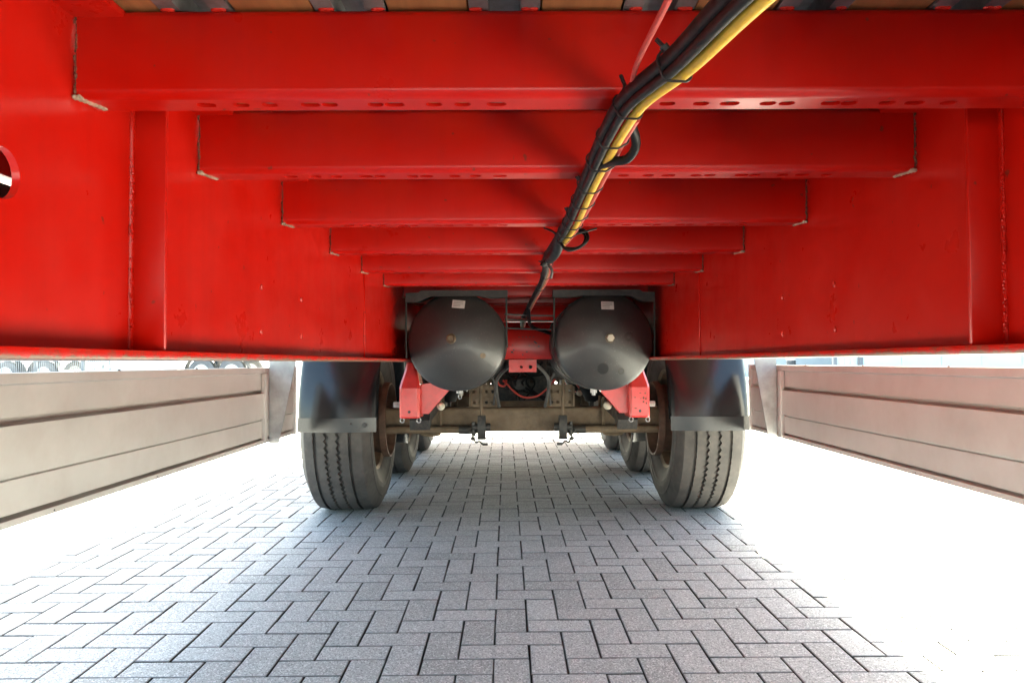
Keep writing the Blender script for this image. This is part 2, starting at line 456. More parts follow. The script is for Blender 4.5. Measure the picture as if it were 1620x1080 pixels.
def main_beam(side):
    xin = XL if side < 0 else XR
    s = side
    bm = bmesh.new()
    holes = []
    for k in range(8): holes.append(circ(0.690 + 1.25 * k if k == 0 else 5.2 + 0.45 * k, 0.180 if k == 0 else 0.2, 0.0245, 28))
    if s > 0: holes = holes[1:]
    plate(bm, [(Y0, 0.014), (Y1, 0.014), (Y1, 0.380), (Y0, 0.380)], holes, 0.008, lambda u, v, d: (xin + s * d, u, v))
    ob = part('main_beam', bm, M['red'], trailer, 'left main beam with an oval hole in its web' if s < 0 else 'right main beam of the frame', smooth=20)
    a, b = sorted((xin - s * 0.055, xin + s * 0.063))
    fz = 0.0045 if s < 0 else 0.0075
    part('bottom_flange', bbox(0.0015, a, b, Y0, Y1, fz, fz + 0.0112), M['red_rust'], ob)
    part('top_flange', bbox(0.0015, a, b, Y0, Y1, 0.3785, 0.3870), M['red'], ob)
    for yy in (0.925, 3.9, 5.2, 6.5):
        a, b = sorted((xin - s * 0.043, xin - s * 0.0005))
        part('stiffener', bbox(0.001, a, b, yy, yy + 0.007, 0.0152, 0.378), M['red'], ob)
    bm = bmesh.new()
    z = 0.018
    while z < 0.376:
        lump(bm, (xin - s * 0.0008, 0.9245, z), 0.0048, 0.8, 1.0, 1.3)
        if random.random() < (0.55 if z < 0.26 else 0.12):
            lump(bm, (xin - s * random.uniform(0.003, 0.0045), 0.9225 - random.uniform(0, 0.004), z), random.uniform(0.0016, 0.0028), 1, 1, random.uniform(0.8, 1.6))
        z += 0.0045
    part('weld_bead', bm, M['red'], ob, kind='stuff')
    # through-weld dots where outriggers are fixed on the far side
    for yy, zz in ((1.41, 0.146), (1.41, 0.060), (1.68, 0.145), (1.68, 0.061)):
        bm = bmesh.new()
        for _ in range(4): lump(bm, (xin - s * 0.0015, yy + random.uniform(-0.003, 0.003), zz + random.uniform(-0.003, 0.003)), 0.0038, 0.7, 1, 1.2)
        part('weld_dot', bm, M['weld'], ob)
    # plate joint further back
    part('joint_strip', bbox(0.001, *sorted((xin - s * 0.0045, xin - s * 0.0004)), 2.405, 2.413, 0.014, 0.29), M['red'], ob)
    return ob
beam_l, beam_r = main_beam(-1), main_beam(1)

SLOTS = [-.340, -.301, -.2686, -.223, -.201, -.150, -.1286, -.0839, -.0519, -.0135, .179, .2175, .2494, .2928, .3141, .3638, .3844, .4278, .4584, .4968]
def cross_member_bm(y):
    bm = bmesh.new()
    zb, zt, r, th = 0.2905, 0.3880, 0.010, 0.004
    x0, x1 = XL + 0.004, XR - 0.004
    out = [(0.045, zt), (r, zt)]
    for i in range(1, 7):
        a = math.pi / 2 + math.pi / 2 * i / 6; out.append((r + r * math.cos(a), zt - r + r * math.sin(a)))
    for i in range(0, 7):
        a = math.pi + math.pi / 2 * i / 6; out.append((r + r * math.cos(a), zb + r + r * math.sin(a)))
    inn = []
    ri = r - th
    for i in range(0, 7):
        a = math.pi * 1.5 - math.pi / 2 * i / 6; inn.append((r + ri * math.cos(a), zb + r + ri * math.sin(a)))
    for i in range(0, 7):
        a = math.pi - math.pi / 2 * i / 6; inn.append((r + ri * math.cos(a), zt - r + ri * math.sin(a)))
    inn.append((0.045, zt - th))
    prism(bm, out + inn, x1 - x0, lambda u, v, d: (x0 + d, y + u, v))
    holes = [slot(x, 0.0265, 0.019 if i % 3 else 0.023, 0.0135) for i, x in enumerate(SLOTS)]
    plate(bm, [(x0, r), (x1, r), (x1, 0.045), (x0, 0.045)], holes, th, lambda u, v, d: (u, y + v, zb + d))
    return bm
CY = [0.798] + [1.1186 + 0.4138 * k for k in range(5)]
protoc = part('cross_member', cross_member_bm(CY[0]), M['red'], trailer)
def corner_light(x, s, y):  # pale lumps stand in for light leaking through the web cutouts
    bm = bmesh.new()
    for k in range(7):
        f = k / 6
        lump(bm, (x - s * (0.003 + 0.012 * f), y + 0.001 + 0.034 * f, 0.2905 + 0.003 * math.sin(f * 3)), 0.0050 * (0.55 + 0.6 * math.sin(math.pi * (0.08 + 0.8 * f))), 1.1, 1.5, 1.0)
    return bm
def rust_seam(x, s, y):
    bm = bmesh.new()
    z = 0.298
    while z < 0.384:
        lump(bm, (x - s * random.uniform(0.001, 0.004), y + random.uniform(-0.001, 0.002), z), random.uniform(0.0010, 0.0021), 1, 1, 2.2); z += 0.004
    return bm
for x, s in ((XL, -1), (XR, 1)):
    part('corner_light_lumps', corner_light(x, s, CY[0]), M['corner_light'], protoc)
    part('rust_seam', rust_seam(x, s, CY[0]), M['rust'], protoc, kind='stuff')
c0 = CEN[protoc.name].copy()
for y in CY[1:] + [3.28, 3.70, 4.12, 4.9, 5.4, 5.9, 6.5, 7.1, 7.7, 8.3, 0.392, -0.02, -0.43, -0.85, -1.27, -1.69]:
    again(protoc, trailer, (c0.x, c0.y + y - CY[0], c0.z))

# floor: hardwood planks between open steel floor rails
PW, PER = 0.088, 0.170
kk = range(-6, 8)
src = None
for k in kk:
    xc = -0.089 + PER * k
    if xc < -0.99 or xc > 1.14: continue
    c = (xc, (Y0 + Y1) / 2, 0.4045)
    if src is None:
        src = part('floor_plank', bbox(0.0015, xc - PW / 2, xc + PW / 2, Y0, Y1, 0.3905, 0.4185), M['wood'], trailer)
    else: again(src, trailer, c)
src = None
for k in kk:
    xc = -0.089 + PER * (k + 0.5)
    if xc < -1.0 or xc > 1.15: continue
    if src is None:
        w = (PER - PW) / 2 - 0.002
        prof = [(u, v + .0067) for u, v in [(-w, .382), (-.0175, .382), (-.0175, .409), (.0175, .409), (.0175, .382), (w, .382), (w, .385), (.0205, .385), (.0205, .412), (-.0205, .412), (-.0205, .385), (-w, .385)]]
        bm = bmesh.new(); prism(bm, prof, Y1 - Y0, lambda u, v, d: (xc + u, Y0 + d, v))
        src = part('floor_rail', bm, M['rail'], trailer); cz = CEN[src.name].z
    else: again(src, trailer, (xc, (Y0 + Y1) / 2, cz))
# weld tabs that fix the rails to the first cross member
bm = bmesh.new()
for k in kk:
    for s in (-1, 1):
        xc = -0.089 + PER * (k + 0.5) + s * 0.028
        if XL < xc < XR:
            for _ in range(3): lump(bm, (xc + random.uniform(-.006, .006), CY[0] + 0.004, 0.3882), 0.004, 1.5, 1, 0.7)
part('rail_weld', bm, M['weld'], trailer, kind='stuff')

part('light_block_sheet', bbox(0.001, -1.075, 1.24, Y0, Y1, 0.4215, 0.430), M['darkbody'], trailer)  # added sheet above the planks, blocks light leaking through floor gaps
# body above the floor: outer rails, curtains, roof, bulkheads
HX0, HX1 = -1.125, 1.290
for s, x in ((-1, HX0), (1, HX1)):
    a, b = sorted((x - s * 0.035, x + s * 0.045))
    part('outer_rail', bbox(0.004, a, b, Y0, Y1, 0.4085, 0.530), M['red'], trailer, 'red side rail under the curtain')
    bm = bmesh.new()
    n = 60
    pr = [(x + s * (0.030 + 0.006 * math.sin(i * 1.1)), Y0 + (Y1 - Y0) * i / n) for i in range(n + 1)]
    va = [bm.verts.new((u, v, 0.47)) for u, v in pr]; vb = [bm.verts.new((u, v, 3.15)) for u, v in pr]
    for i in range(n): bm.faces.new((va[i], va[i + 1], vb[i + 1], vb[i]))
    bmesh.ops.recalc_face_normals(bm, faces=bm.faces[:]); bmesh.ops.solidify(bm, geom=bm.faces[:], thickness=0.003)
    part('side_curtain', bm, M['curtain'], trailer)
part('roof', bbox(0.01, HX0 - 0.03, HX1 + 0.03, Y0, Y1, 3.152, 3.20), M['white'], trailer)
part('front_bulkhead', bbox(0.01, HX0, HX1, Y0 - 0.05, Y0 - 0.002, 0.40, 3.15), M['white'], trailer)
part('rear_doors', bbox(0.01, HX0, HX1, Y1 + 0.002, Y1 + 0.05, 0.40, 3.15), M['white'], trailer)
part('rear_bumper', bbox(0.008, HX0, HX1, Y1 - 0.2, Y1 - 0.1, -0.22, -0.08), M['galv'], trailer)
part('storage_box', bbox(0.006, -1.03, -0.85, 0.8, 2.3, 0.12, 0.306), M['blackmetal'], trailer, 'black storage box outboard of the left main beam')
# outriggers that carry the outer rails
part('floor_stringer', bbox(.002, -.906, -.900, .42, 2.45, .338, .3895), M['red'], trailer)
src = None
for y in (0.35, 2.6, 3.7, 5.0, 6.3, 7.6):
    for s in (-1, 1):
        xi = XL - 0.008 if s < 0 else XR + 0.008
        xo = HX0 + 0.0 if s < 0 else HX1
        bm = bmesh.new(); prism(bm, [(xi, .20), (xi, .376), (xo, .406), (xo, .38)], 0.006, lambda u, v, d: (u, y + d, v))
        part('outrigger', bm, M['red'], trailer)

# ---------------------------------------------------------------- side skirts (aluminium boards)
SK = [(d + .025, z) for d, z in [(0.030, -.018), (0.030, -.041), (0.020, -.0435), (0.020, -.1126), (0.033, -.128), (0.033, -.235), (0.022, -.243), (0.022, -.317), (0.032, -.324), (0.032, -.3405)]]
def skirt(s):
    x = -1.05 - 0.055 if s < 0 else 1.21 + 0.055          # outer face
    ya, yb = -1.5, 3.60 if s < 0 else 3.70
    h = holder('side_skirt', (x, (ya + yb) / 2, -0.18), ('left' if s < 0 else 'right') + ' side skirt of three ribbed aluminium boards')
    def board(prof):
        bm = bmesh.new()
        outl = [(0.0, prof[0][1])] + prof + [(0.0, prof[-1][1])]
        prism(bm, outl, yb - ya, lambda u, v, d: (x - s * u, ya + d, v))
        bmesh.ops.bevel(bm, geom=[e for e in bm.edges if abs((e.verts[0].co - e.verts[1].co).y) > 1], offset=0.0008, segments=1, affect='EDGES')
        part('skirt_board', bm, M['alu'], h, smooth=20)
    board([(.055, -.018), (.055, -.041), (.045, -.0440), (.045, -.1126), (.012, -.1126)])
    board([(.013, -.1130), (.013, -.1270), (.058, -.1285), (.058, -.235), (.042, -.2355), (.042, -.2422)])
    board([(.044, -.2426), (.049, -.2450), (.049, -.317), (.024, -.3175), (.024, -.325), (.058, -.3255), (.058, -.3405)])
    # end strip
    a, b = sorted((x - s * 0.004, x - s * 0.066))
    part('end_strip', bbox(0.0015, a, b, yb + 0.001, yb + 0.008, -.345, -.014), M['alu'], h)
    # stiffening channel behind the bracket
    yk = 3.2 if s < 0 else 3.32
    part('channel', bbox(0.001, *sorted((x - s * 0.0465, x - s * 0.064)), yk - 0.045, yk - 0.012, -.338, -.044), M['alu'], h)
    bm = bmesh.new()
    xo = x - s * 0.0645
    w1, w2 = (0.112, 0.043) if s < 0 else (0.096, 0.040)
    for top in (0.2,):
        prism(bm, [(xo, -.343), (xo - s * w2, -.343), (xo - s * w1, -.012), (xo - s * w1 * 1.15, .20), (xo, .20)], 0.006, lambda u, v, d: (u, yk + d, v))
    part('skirt_bracket', bm, M['galv'], h, 'galvanised trapezium bracket holding the skirt')
    for k in range(8):
        bm = bmesh.new(); lump(bm, (x - s * 0.050, 3.03 - 0.495 * k - (0.04 if s < 0 else 0), -.0165), 0.0045, 1, 1, 0.7)
        part('rivet', bm, M['tie'], h)
        bm = bmesh.new(); lump(bm, (x - s * 0.0575, 2.7 - 0.495 * k, -.334), 0.003, 0.6, 1, 1)
        part('rivet', bm, M['tie'], h)
skirt(-1); skirt(1)

# ---------------------------------------------------------------- wheels, axles, suspension
AXY = [4.35, 5.64, 6.93]
RW = 0.515
def axz(y): return RW - 0.004 - CAM_H + TILT * y           # axle height in trailer coordinates
def tyre_bm(o):
    bm = bmesh.new()
    W = 0.148; prof, zig = [], []
    def add(s, r, z=0.0): prof.append((s, r)); zig.append(z)
    add(-0.150, 0.288); add(-0.158, 0.300); add(-0.172, 0.335); add(-0.181, 0.360); add(-0.1845, 0.363); add(-0.186, 0.385); add(-0.189, 0.388); add(-0.189, 0.410); add(-0.187, 0.414); add(-0.1865, 0.430); add(-0.189, 0.432); add(-0.188, 0.438); add(-0.183, 0.440); add(-0.178, 0.455); add(-0.166, 0.482)
    add(-0.158, 0.4955); add(-0.150, 0.505)
    for fr, zz in ((.18, .0014), (.385, .0060), (.595, .0060), (.80, .0014)):
        s = -W + 2 * W * fr
        add(s - 0.0086, RW - 0.0022 * abs(s / W) ** 2, zz); add(s - 0.0074, RW - 0.016, zz); add(s + 0.0074, RW - 0.016, zz); add(s + 0.0086, RW - 0.0022 * abs(s / W) ** 2, zz)
    add(0.150, 0.505); add(0.158, 0.4955); add(0.166, 0.482); add(0.178, 0.455); add(0.183, 0.440); add(0.188, 0.438); add(0.189, 0.432); add(0.1865, 0.430); add(0.187, 0.414); add(0.189, 0.410); add(0.189, 0.388); add(0.186, 0.385); add(0.1845, 0.363); add(0.181, 0.360); add(0.172, 0.335); add(0.158, 0.300); add(0.150, 0.288)
    lathe(bm, prof, 172, 'X', o, zig=zig)
    return bm
def rim_bm(o, s):
    bm = bmesh.new()
    pr = [(-.148, .287), (-.156, .302), (-.150, .304), (-.140, .292), (-.132, .280), (-.10, .272), (-.05, .262), (.03, .255), (.09, .265), (.14, .283), (.150, .304), (.156, .302), (.150, .284), (.10, .255), (.03, .246), (-.05, .253), (-.10, .262), (-.138, .272)]
    lathe(bm, [(a * s, b) for a, b in pr], 64, 'X', o, closed=True)
    holes = [circ(.219 * math.cos(a), .219 * math.sin(a), .026, 14) for a in [math.pi * 2 * (i + .3) / 10 for i in range(10)]]
    plate(bm, circ(0, 0, .249, 64), holes, .012 * s, lambda u, v, d: (o[0] + .05 * s + d, o[1] + u, o[2] + v))
    return bm
def wheel(side, y):
    o = Vector((0.07 + side * 0.99, y, axz(y)))
    h = holder('wheel', o)
    part('tyre', tyre_bm(o), M['tyre'], h, smooth=30)
    part('rim', rim_bm(o, side), M['rim'], h)
    bm = bmesh.new()
    lathe(bm, [(a * side, b) for a, b in [(-.225, .204), (-.225, .216), (-.190, .218), (-.186, .196), (-.10, .188), (.02, .182), (.03, .13), (.05, .12), (.045, .10), (.02, .16), (-.10, .178), (-.15, .190)]], 56, 'X', o, closed=True)
    part('brake_drum', bm, M['drum'], h)
    bm = bmesh.new()
    lathe(bm, [(a * side, b) for a, b in [(.03, .0), (.16, .0), (.165, .05), (.15, .085), (.075, .095), (.063, .14), (.05, .14)][::-1]], 32, 'X', o)
    part('hub', bm, M['brown'], h)
    bm = bmesh.new()
    lathe(bm, [(a * side, b) for a, b in [(-.165, .05), (-.165, .12), (-.15, .165), (-.14, .165), (-.14, .05)]], 32, 'X', o)
    for k in range(6):
        an = k * math.pi / 3 + .4; lump(bm, (o.x - side * .168, o.y + .09 * math.cos(an), o.z + .09 * math.sin(an)), .014)
    part('brake_plate', bm, M['blackmetal'], h)
    return h
w0r, w0l = wheel(1, AXY[0]), wheel(-1, AXY[0])
for y in AXY[1:]:
    for w, s in ((w0r, 1), (w0l, -1)):
        again(w, trailer, (0.07 + s * .99, y, axz(y)))

def axle(y):
    z = axz(y) + 0.0
    bm = bmesh.new()
    # square-ish axle beam with rounded corners between the drums
    a = 0.062
    pts = []
    for cx, cy, st in ((1, 1, 0), (-1, 1, 90), (-1, -1, 180), (1, -1, 270)):
        for i in range(5):
            an = R(st + 90 * i / 4); pts.append((cx * (a - .022) + .022 * math.cos(an), cy * (a + .008 - .022) + .022 * math.sin(an)))
    prism(bm, pts, 1.66, lambda u, v, d: (0.07 - .83 + d, y + u, z + v))
    ax = part('axle', bm, M['brown'], trailer)
    for s in (-1, 1):
        x1 = 0.07 + s * 0.23
        bm = bmesh.new(); tube(bm, [(x1 + s * .02, y - .13, z - .052), (0.07 + s * .83, y - .13, z - .052)], .021, 16)
        part('camshaft', bm, M['brown'], ax)
        bm = bmesh.new(); tube(bm, [(x1 + s * .03, y - .13, z - .052), (x1 + s * .13, y - .13, z - .052)], .0245, 14)
        part('bearing_sleeve', bm, M['blackmetal'], ax)
        # slack adjuster: lever hanging on the camshaft with a worm housing and locking plate
        bm = bmesh.new()
        o = [(-.020, .075), (.018, .075), (.030, .045), (.034, 0), (.030, -.040), (.012, -.062), (-.016, -.060), (-.032, -.035), (-.034, .01), (-.028, .05)]
        prism(bm, o, .045, lambda u, v, d: (x1 - .022 + d, y - .155 + u, z - .045 + v))
        tube(bm, [(x1 - .05, y - .16, z - .035), (x1 + .05, y - .16, z - .035)], .022, 12)
        tube(bm, [(x1 + s * .045, y - .165, z - .005), (x1 + s * .045, y - .165, z - .085)], .012, 10)
        lump(bm, (x1 + s * .05, y - .165, z - .098), .014); lump(bm, (x1 + s * .062, y - .165, z - .06), .012)
        part('slack_adjuster', bm, M['blackmetal'], ax)
        bm = bmesh.new()
        tube(bm, spline([(x1 + s * .045, y - .17, z - .10), (x1 + s * .03, y - .175, z - .118), (x1 + s * .012, y - .175, z - .112), (x1 - s * .008, y - .175, z - .128), (x1 - s * .03, y - .175, z - .126)], 4), .006, 6)
        box(bm, min(x1 - s * .005, x1 - s * .035), max(x1 - s * .005, x1 - s * .035), y - .182, y - .168, z - .136, z - .122)
        part('locking_plate', bm, M['blackmetal'], ax)
        bm = bmesh.new(); tube(bm, [(x1 + s * .0, y - .16, z + .02), (x1 + s * .004, y - .165, z + .26)], .0085, 10)
        part('push_rod', bm, M['brown'], ax)
        bm = bmesh.new()
        lathe(bm, [(z + .23, 0), (z + .235, .06), (z + .25, .075), (z + .30, .08), (z + .305, .088), (z + .315, .088), (z + .32, .08), (z + .40, .07), (z + .41, 0)], 28, 'Z', (x1, y - .12, 0))
        part('brake_chamber', bm, M['blackmetal'], ax)
        # perforated spring-seat bracket welded on the axle
        bm = bmesh.new()
        xa = 0.07 + s * .145; xb = 0.07 + s * .305
        lo, hi = sorted((xa, xb))
        holes = [circ(lo + fx * (hi - lo), z + .07 + fz * .13, .010, 10) for fx in (.18, .4, .62, .84) for fz in (.22, .70)]
        plate(bm, [(lo, z + .072), (hi, z + .072), (hi, z + .185), (hi - .012, z + .20), (lo + .012, z + .20), (lo, z + .185)], holes, .008, lambda u, v, d: (u, y - .055 + d, v))
        for xx in (lo, hi - .007):
            box(bm, xx, xx + .007, y - .075, y - .0555, z + .072, z + .19)
        part('chamber_bracket', bm, M['brown'], ax)
        # trailing arm and spring saddle
        bm = bmesh.new()
        xs = 0.07 + s * .525
        prism(bm, [(y - .62, z + .04), (y - .55, z + .10), (y - .08, z + .115), (y + .1, z + .11), (y + .45, z + .07), (y + .45, z + .03), (y + .1, z + .06), (y - .1, z + .063), (y - .5, z + .035), (y - .6, z - .01)], .10, lambda u, v, d: (xs - .05 + d, u, v))
        part('trailing_arm', bm, M['blackmetal'], ax)
        for dy in (-.09, .08):
            bm = bmesh.new(); tube(bm, spline([(xs - .056, y + dy, z + .13), (xs - .056, y + dy, z - .05), (xs - .04, y + dy, z - .082), (xs + .04, y + dy, z - .082), (xs + .056, y + dy, z - .05), (xs + .056, y + dy, z + .13)], 4), .009, 8)
            part('spring_bolt', bm, M['brown'], ax)
        # air bellows on the arm's end
        bm = bmesh.new()
        lathe(bm, [(z + .08, 0), (z + .08, .09), (z + .12, .10), (z + .16, .125), (z + .22, .13), (z + .27, .12), (z + .285, .10), (z + .285, 0)], 28, 'Z', (xs - s * .02, y + .42, 0))
        part('air_bellows', bm, M['hose'], ax)
    return ax
ax0 = axle(AXY[0])
for y in AXY[1:]:
    again(ax0, trailer, (CEN[ax0.name].x, CEN[ax0.name].y + y - AXY[0], CEN[ax0.name].z + TILT * (y - AXY[0])))

# hangers
def hanger(s, y):
    xc = 0.0675 + s * 0.5225
    bm = bmesh.new()
    yb = y + .16
    rings = []
    # (height, half width, front y)
    for hgt, w, yf in ((0.0, .020, y + .055), (-.045, .030, y + .040), (-.085, .041, y + .020), (-.105, .045, y + .008), (-.115, .0455, y), (-.245, .0455, y), (-.252, .044, y + .006)):
        rings.append([bm.verts.new(p) for p in ((xc - w, yb, hgt), (xc - w, yf + .012, hgt), (xc - w + .010, yf, hgt), (xc + w - .010, yf, hgt), (xc + w, yf + .012, hgt), (xc + w, yb, hgt))])
    for i in range(len(rings) - 1):
        for k in range(5): bm.faces.new((rings[i][k], rings[i + 1][k], rings[i + 1][k + 1], rings[i][k + 1]))
    bmesh.ops.recalc_face_normals(bm, faces=bm.faces[:]); bmesh.ops.solidify(bm, geom=bm.faces[:], thickness=0.006)
    h = part('hanger', bm, M['red_bright'], trailer, smooth=25)
    bm = bmesh.new()
    xi = xc - s * .046
    prism(bm, [(xi, -.10), (xi - s * .14, -.08), (xi - s * .14, -.115), (xi - s * .035, -.235), (xi, -.235)], .008, lambda u, v, d: (u, y + .06 + d, v))
    part('gusset', bm, M['red_bright'], h)
    bm = bmesh.new()
    prism(bm, [(xi - s * .141, -.113), (xi - s * .141, -.106), (xi - s * .034, -.229), (xi - s * .034, -.237)], .05, lambda u, v, d: (u, y + .068 + d, v))
    part('gusset_lip', bm, M['red_bright'], h)
    bm = bmesh.new(); hexbolt(bm, (xc + s * .046, y + .09, -.195), .015, s * .038, 'X'); part('pivot_bolt', bm, M['bolt'], h)
    bm = bmesh.new(); lathe(bm, [(0, .0), (.006, .012), (.018, .018), (.04, .019)], 16, 'Y', (xi - s * .085, y + .09, -.205)); part('grease_cap', bm, M['cap'], h)
    bm = bmesh.new(); tube(bm, [(xc, y - .001, -.222), (xc, y + .001, -.222)], .0065, 12); part('hole_plug', bm, M['tie'], h)
    for dx in (-.036, .040):
        bm = bmesh.new()
        tube(bm, [(xc + dx + .009 * math.cos(a), y + .03, -.262 + .011 * math.sin(a)) for a in [2 * math.pi * i / 12 for i in range(13)]], .0032, 6, caps=False)
        part('clip', bm, M['galv'], h)
    # small scuffs where the paint is chipped
    if s > 0:
        bm = bmesh.new()
        for _ in range(9):
            lump(bm, (xc + random.uniform(-.03, .03), y - .0003, random.uniform(-.21, -.13)), random.uniform(.0025, .005), random.uniform(.7, 1.8), .15, random.uniform(.7, 1.8))
        part('paint_chip', bm, M['rust'], h, kind='stuff')
    return h
for y in (3.35, 4.74, 6.03):
    for s in (-1, 1): hanger(s, y)

# cross beam between the hangers, with a small holed lug under it
bm = bbox(0.006, XL + .002, XR - .002, 3.46, 3.56, 0.0135, 0.152)
xb = part('cross_beam', bm, M['red'], trailer, 'dusty red cross beam between the tanks')
bm = bmesh.new()
plate(bm, [(-.003, -.046), (.126, -.046), (.126, .012), (-.003, .012)], [circ(.055, -.022, .007, 12), circ(.098, -.022, .009, 12)], .012, lambda u, v, d: (u, 3.455 + d, v))
part('lug', bm, M['red_bright'], xb)
bm = bmesh.new()
for k in range(5): lump(bm, (.045 + .017 * k, 3.4605, .118), .005, 1, .2, .7)
for _ in range(14): lump(bm, (random.uniform(.01, .14), 3.4603, random.uniform(.03, .10)), random.uniform(.003, .007), random.uniform(.6, 1.5), .1, 1)
part('dirt_spot', bm, M['bracket'], xb, kind='stuff')
for i, (y, z0, z1) in enumerate(((3.98, .22, .30), (4.55, .05, .16), (5.1, .2, .29))):
    part('frame_tie', bbox(.004, XL + .002, XR - .002, y, y + .07, z0, z1), M['red'], trailer)

# ---------------------------------------------------------------- air tanks
def tank(s):
    xc = 0.0855 + s * 0.300; zc = .085; yr = 3.0; r = .2010
    o = (xc, 0, zc)
    def dome_y(rr): return 2.994 - .056 * (1 - (min(rr, .187) / .187) ** 2.5)
    bm = bmesh.new()
    prof = [(3.80, 0), (3.80, .05), (3.78, .12), (3.75, .17), (3.70, r - .001), (3.10, r - .001), (3.098, r), (3.02, r), (3.004, r - .004), (2.994, r - .014)]
    prof += [(dome_y(rr), rr) for rr in (.18, .17, .16, .15, .135, .12, .10, .08, .06, .04, .02)] + [(dome_y(0), .0)]
    lathe(bm, prof, 72, 'Y', o)
    t = part('air_tank', bm, M['tank'], trailer, ('left' if s < 0 else 'right') + ' black air tank, ' + ('brown plug in its domed end' if s < 0 else 'bright hexagon bolt and dull round patches on its domed end'), smooth=40)
    # plug
    bm = bmesh.new()
    px, pz = xc + (-.018 if s < 0 else .015), zc + .010
    if s < 0:
        lathe(bm, [(2.945, .021), (2.932, .020), (2.929, .014), (2.934, .011), (2.934, 0)], 24, 'Y', (px, 0, pz)); part('drain_plug', bm, M['brass'], t)
    else:
        lathe(bm, [(2.945, .020), (2.936, .019), (2.935, .012)], 24, 'Y', (px, 0, pz)); part('plug_boss', bm, M['brass'], t)
        bm = bmesh.new(); tube(bm, [(px, 2.936, pz), (px, 2.916, pz)], .015, 6); part('plug_bolt', bm, M['cap'], t)
    # sticker lies on the dome
    sx, sz, rot = (xc + .010, zc + .150, -.09) if s < 0 else (xc + .010, zc + .142, -.03)
    def sy(x, z): return dome_y(math.hypot(x - xc, z - zc)) - .0012
    bm = bmesh.new(); w, h = .0255, .0165
    gv = [[None] * 5 for _ in range(4)]
    for i in range(4):
        for j in range(5):
            u, v = -w + 2 * w * j / 4, -h + 2 * h * i / 3
            x, z = sx + u * math.cos(rot) - v * math.sin(rot), sz + u * math.sin(rot) + v * math.cos(rot)
            gv[i][j] = bm.verts.new((x, sy(x, z), z))
    for i in range(3):
        for j in range(4): bm.faces.new((gv[i][j], gv[i][j + 1], gv[i + 1][j + 1], gv[i + 1][j]))
    part('sticker', bm, M['sticker'], t)
    bm = bmesh.new()
    for i in range(4):
        v = -.010 + .0062 * i; u0, u1 = -.021, (.008 if i < 2 else .018)
        vs = []
        for u, vv in ((u0, v), (u1, v), (u1, v + .0022), (u0, v + .0022)):
            x, z = sx + u * math.cos(rot) - vv * math.sin(rot), sz + u * math.sin(rot) + vv * math.cos(rot)
            vs.append(bm.verts.new((x, sy(x, z) - .0008, z)))
        bm.faces.new(vs)
    part('sticker_print', bm, M['print'], t, kind='stuff')
    def patch(dx, dz, r, mat, name, inner=0.0):
        bm = bmesh.new(); ring = []
        n = 20
        rad = [inner, r] if inner else [r]
        rs = []
        for q in rad:
            rs.append([bm.verts.new((xc + dx + q * math.cos(a), sy(xc + dx + q * math.cos(a), zc + dz + q * math.sin(a)), zc + dz + q * math.sin(a))) for a in [2 * math.pi * i / n for i in range(n)]])
        if inner:
            for i in range(n): bm.faces.new((rs[0][i], rs[0][(i + 1) % n], rs[1][(i + 1) % n], rs[1][i]))
        else: bm.faces.new(rs[0])
        part(name, bm, mat, t)
    if s > 0:
        patch(-.012, -.112, .0225, M['tie'], 'round_patch')
        patch(.092, .015, .019, M['bracket'], 'dull_patch', .008)
        patch(.062, -.122, .013, M['bracket'], 'ring_mark', .008)
    else:
        patch(.108, -.058, .011, M['brass'], 'rust_spot')
    # steel straps round the shell
    for yy in (3.16, 3.60):
        bm = bmesh.new()
        lathe(bm, [(yy, r + .0005), (yy, r + .005), (yy + .03, r + .005), (yy + .03, r + .0005)], 64, 'Y', o, closed=True)
        part('strap', bm, M['blackmetal'], t)
    # drain under the shell
    bm = bmesh.new()
    xd = xc + (.006 if s < 0 else -.036)
    tube(bm, [(xd, 3.08, zc - r + .004), (xd, 3.08, zc - r - .012)], .014, 10)
    if s < 0: tube(bm, [(xd + .002 + .0065 * math.cos(a), 3.07, zc - r - .024 + .011 * math.sin(a)) for a in [2 * math.pi * i / 14 for i in range(15)]], .0022, 6, caps=False)
    else: tube(bm, [(xd, 3.08, zc - r - .012), (xd, 3.08, zc - r - .022)], .008, 8)
    part('drain_valve', bm, M['galv'], t)
    # bracket plate above the tank and hanger rods
    bm = bmesh.new()
    xi, xo = xc - s * .208, xc + s * .205
    prism(bm, [(xo, .245), (xo, .282), (xo - s * .05, .284), (xo - s * .062, .293), (xi, .293), (xi, .264), (xi + s * .07, .262), (xi + s * .12, .270), (xo - s * .10, .268), (xo - s * .05, .246)], .05, lambda u, v, d: (u, 2.985 + d, v))
    br = part('tank_bracket', bm, M['bracket'], trailer)
    bm = bmesh.new(); tube(bm, [(xi + s * .006, 3.02, .262), (xi + s * .005, 3.02, .10), (xi + s * .003, 3.02, .06)], .004, 8); part('hanger_rod', bm, M['bracket'], br)
    bm = bmesh.new(); tube(bm, [(xo + s * .003, 3.02, .26), (xo + s * .004, 3.02, .10), (xo + s * .002, 3.02, .02)], .0045, 8); part('hanger_rod', bm, M['tie'], br)
    return t
tank(-1); tank(1)

